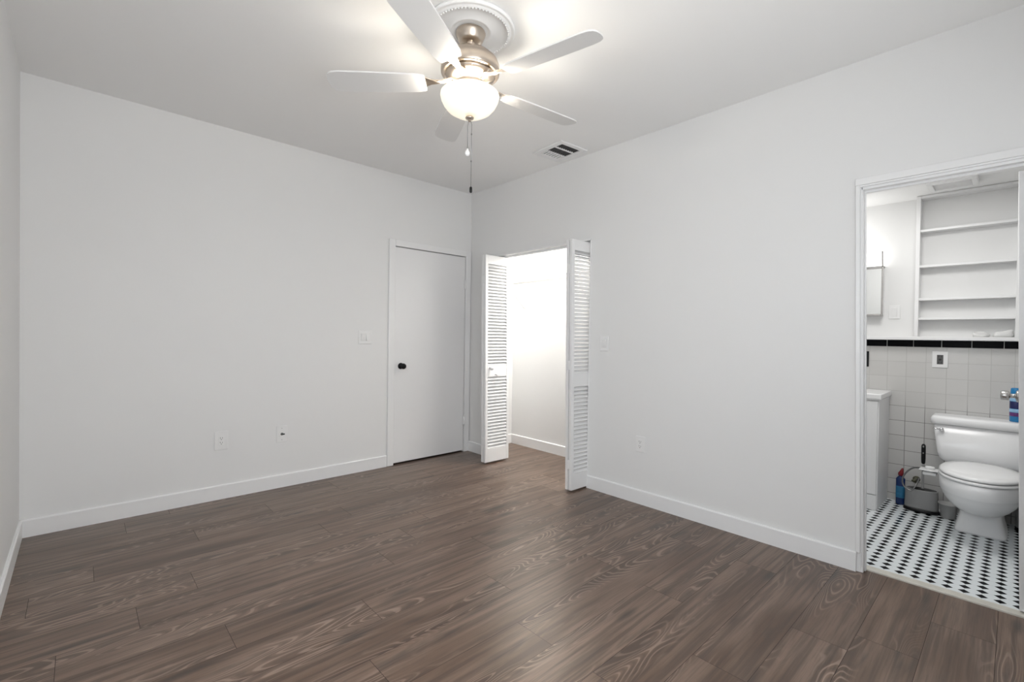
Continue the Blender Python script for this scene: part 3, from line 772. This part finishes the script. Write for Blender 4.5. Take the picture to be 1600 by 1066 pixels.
MB().lathe([(.070, H-.0165), (.072, H-.022), (.070, H-.030), (.058, H-.058), (.050, H-.066), (.030, H-.068), (.016, H-.066)], 40).build('canopy', M['nickel'], fan)
b = MB().lathe([(.013, 2.645), (.021, 2.638), (.023, 2.628), (.016, 2.618), (.0125, 2.612), (.0125, 2.555)], 24); b.build('downrod', M['nickel'], fan)
MB().lathe([(.020, 2.603), (.032, 2.598), (.06, 2.590), (.105, 2.570), (.132, 2.545), (.141, 2.522), (.142, 2.500), (.140, 2.484), (.134, 2.478), (.126, 2.480)], 56).build('motor_housing', M['nickel'], fan)
b = MB().lathe([(.120, 2.4795), (.118, 2.470), (.090, 2.455), (.066, 2.447), (.062, 2.440), (.062, 2.420), (.070, 2.415), (.070, 2.408), (.03, 2.404)], 48)
for i in range(8):
    a = 2*math.pi*i/8+.2
    p = [(.121, 2.476), (.066, 2.444)]
    b.tube([(p[0][0]*math.cos(a), p[0][0]*math.sin(a), p[0][1]-.002), (p[1][0]*math.cos(a), p[1][0]*math.sin(a), p[1][1]-.001)], .003, 6)
b.build('switch_housing', M['nickel'], fan)
ZB = 2.437
def blade(az):
    b = MB(); n = 14; top, bot = [], []
    prof = [(.215, .048), (.25, .058), (.35, .062), (.50, .066), (.62, .067), (.655, .062), (.672, .050), (.680, .030)]
    outline = [(r, w_) for r, w_ in prof]+[(.683, 0)]+[(r, -w_) for r, w_ in prof[::-1]]
    tw = R(11)
    def P(r, w_, dz): return (r, w_*math.cos(tw), ZB+w_*math.sin(tw)+dz)
    vs = [P(r, w_, .0035) for r, w_ in outline]; v2 = [P(r, w_, -.0035) for r, w_ in outline]; n = len(vs)
    b._add(vs+v2, [tuple(range(n)), tuple(range(n, 2*n))[::-1]]+[(i, (i+1) % n, n+(i+1) % n, n+i) for i in range(n)])
    bl = b.build('blade', M['blade'], fan); bl.rotation_euler = (0, 0, az)
    k = MB()
    k.prism([(.09, -.020), (.14, -.011), (.19, -.016), (.235, -.040), (.275, -.034), (.285, 0), (.275, .034), (.235, .040), (.19, .016), (.14, .011), (.09, .020)], 'z', ZB+.0065, ZB+.0105, bev=.001)
    for v_ in k.bm.verts:
        if v_.co.x > .16: v_.co.z += v_.co.y*math.tan(tw)-.002-(0.0 if v_.co.x > .2 else 0)
        elif v_.co.x < .12: v_.co.z += .012
    k.build('blade_iron', M['nickel'], bl)
for i in range(5): blade(R(66+72*i))
BZ0 = 2.386
prof = [(.136, 0), (.141, -.002), (.142, -.010), (.137, -.030), (.126, -.052), (.106, -.075), (.078, -.092), (.045, -.103), (.012, -.106)]
b = MB().lathe([(r, BZ0+h) for r, h in prof]+[(r*.955, BZ0+h+.006) for r, h in prof[::-1]], 56, cap=False)
b.build('light_bowl', M['bowl'], fan)
for i in range(3):
    a = 2*math.pi*i/3+.9; r = .062
    b = MB().lathe([(.012, .0), (.026, -.016), (.030, -.034), (.022, -.052), (.002, -.060)], 18, (0, 0, 0))
    bb = b.build('bulb', M['bulb'], fan); bb.location = (r*math.cos(a), r*math.sin(a), 2.400)
    MB().lathe([(.013, .008), (.013, -.004)], 14).build('socket', M['nickel'], bb)
MB().lathe([(.006, BZ0+.002), (.006, BZ0-.104)], 10).build('center_rod', M['nickel'], fan)
MB().lathe([(.004, BZ0-.1045), (.017, BZ0-.106), (.021, BZ0-.111), (.019, BZ0-.117), (.010, BZ0-.121), (.008, BZ0-.126), (.004, BZ0-.131), (.001, BZ0-.132)], 28).build('finial', M['nickel'], fan)
# pull chains
def chain(dx, dy, ztop, zbot, fob, beads):
    b = MB().tube([(dx*.5, dy*.5, ztop), (dx, dy, ztop-.02), (dx, dy, zbot)], .0013, 6)
    for z in beads: b.lathe([(.001, z-.006), (.0032, z-.003), (.0032, z+.003), (.001, z+.006)], 8, (dx, dy, 0))
    c = b.build('pull_chain', M['steel'], fan)
    if fob == 'ball':
        MB().lathe([(.002, zbot+.004), (.0045, zbot-.004), (.009, zbot-.012), (.0125, zbot-.020), (.011, zbot-.030), (.005, zbot-.036), (.001, zbot-.037)], 18, (dx, dy, 0)).build('ball_fob', M['plate'], c)
    else:
        MB().lathe([(.003, zbot+.003), (.0065, zbot-.001), (.0068, zbot-.022), (.004, zbot-.026)], 14, (dx, dy, 0)).build('fob', M['black'], c)
chain(-.006, .006, BZ0-.128, 2.125, 'ball', (2.128,))
chain(.007, -.008, BZ0-.124, 1.938, 'fob', (2.195, 2.065))
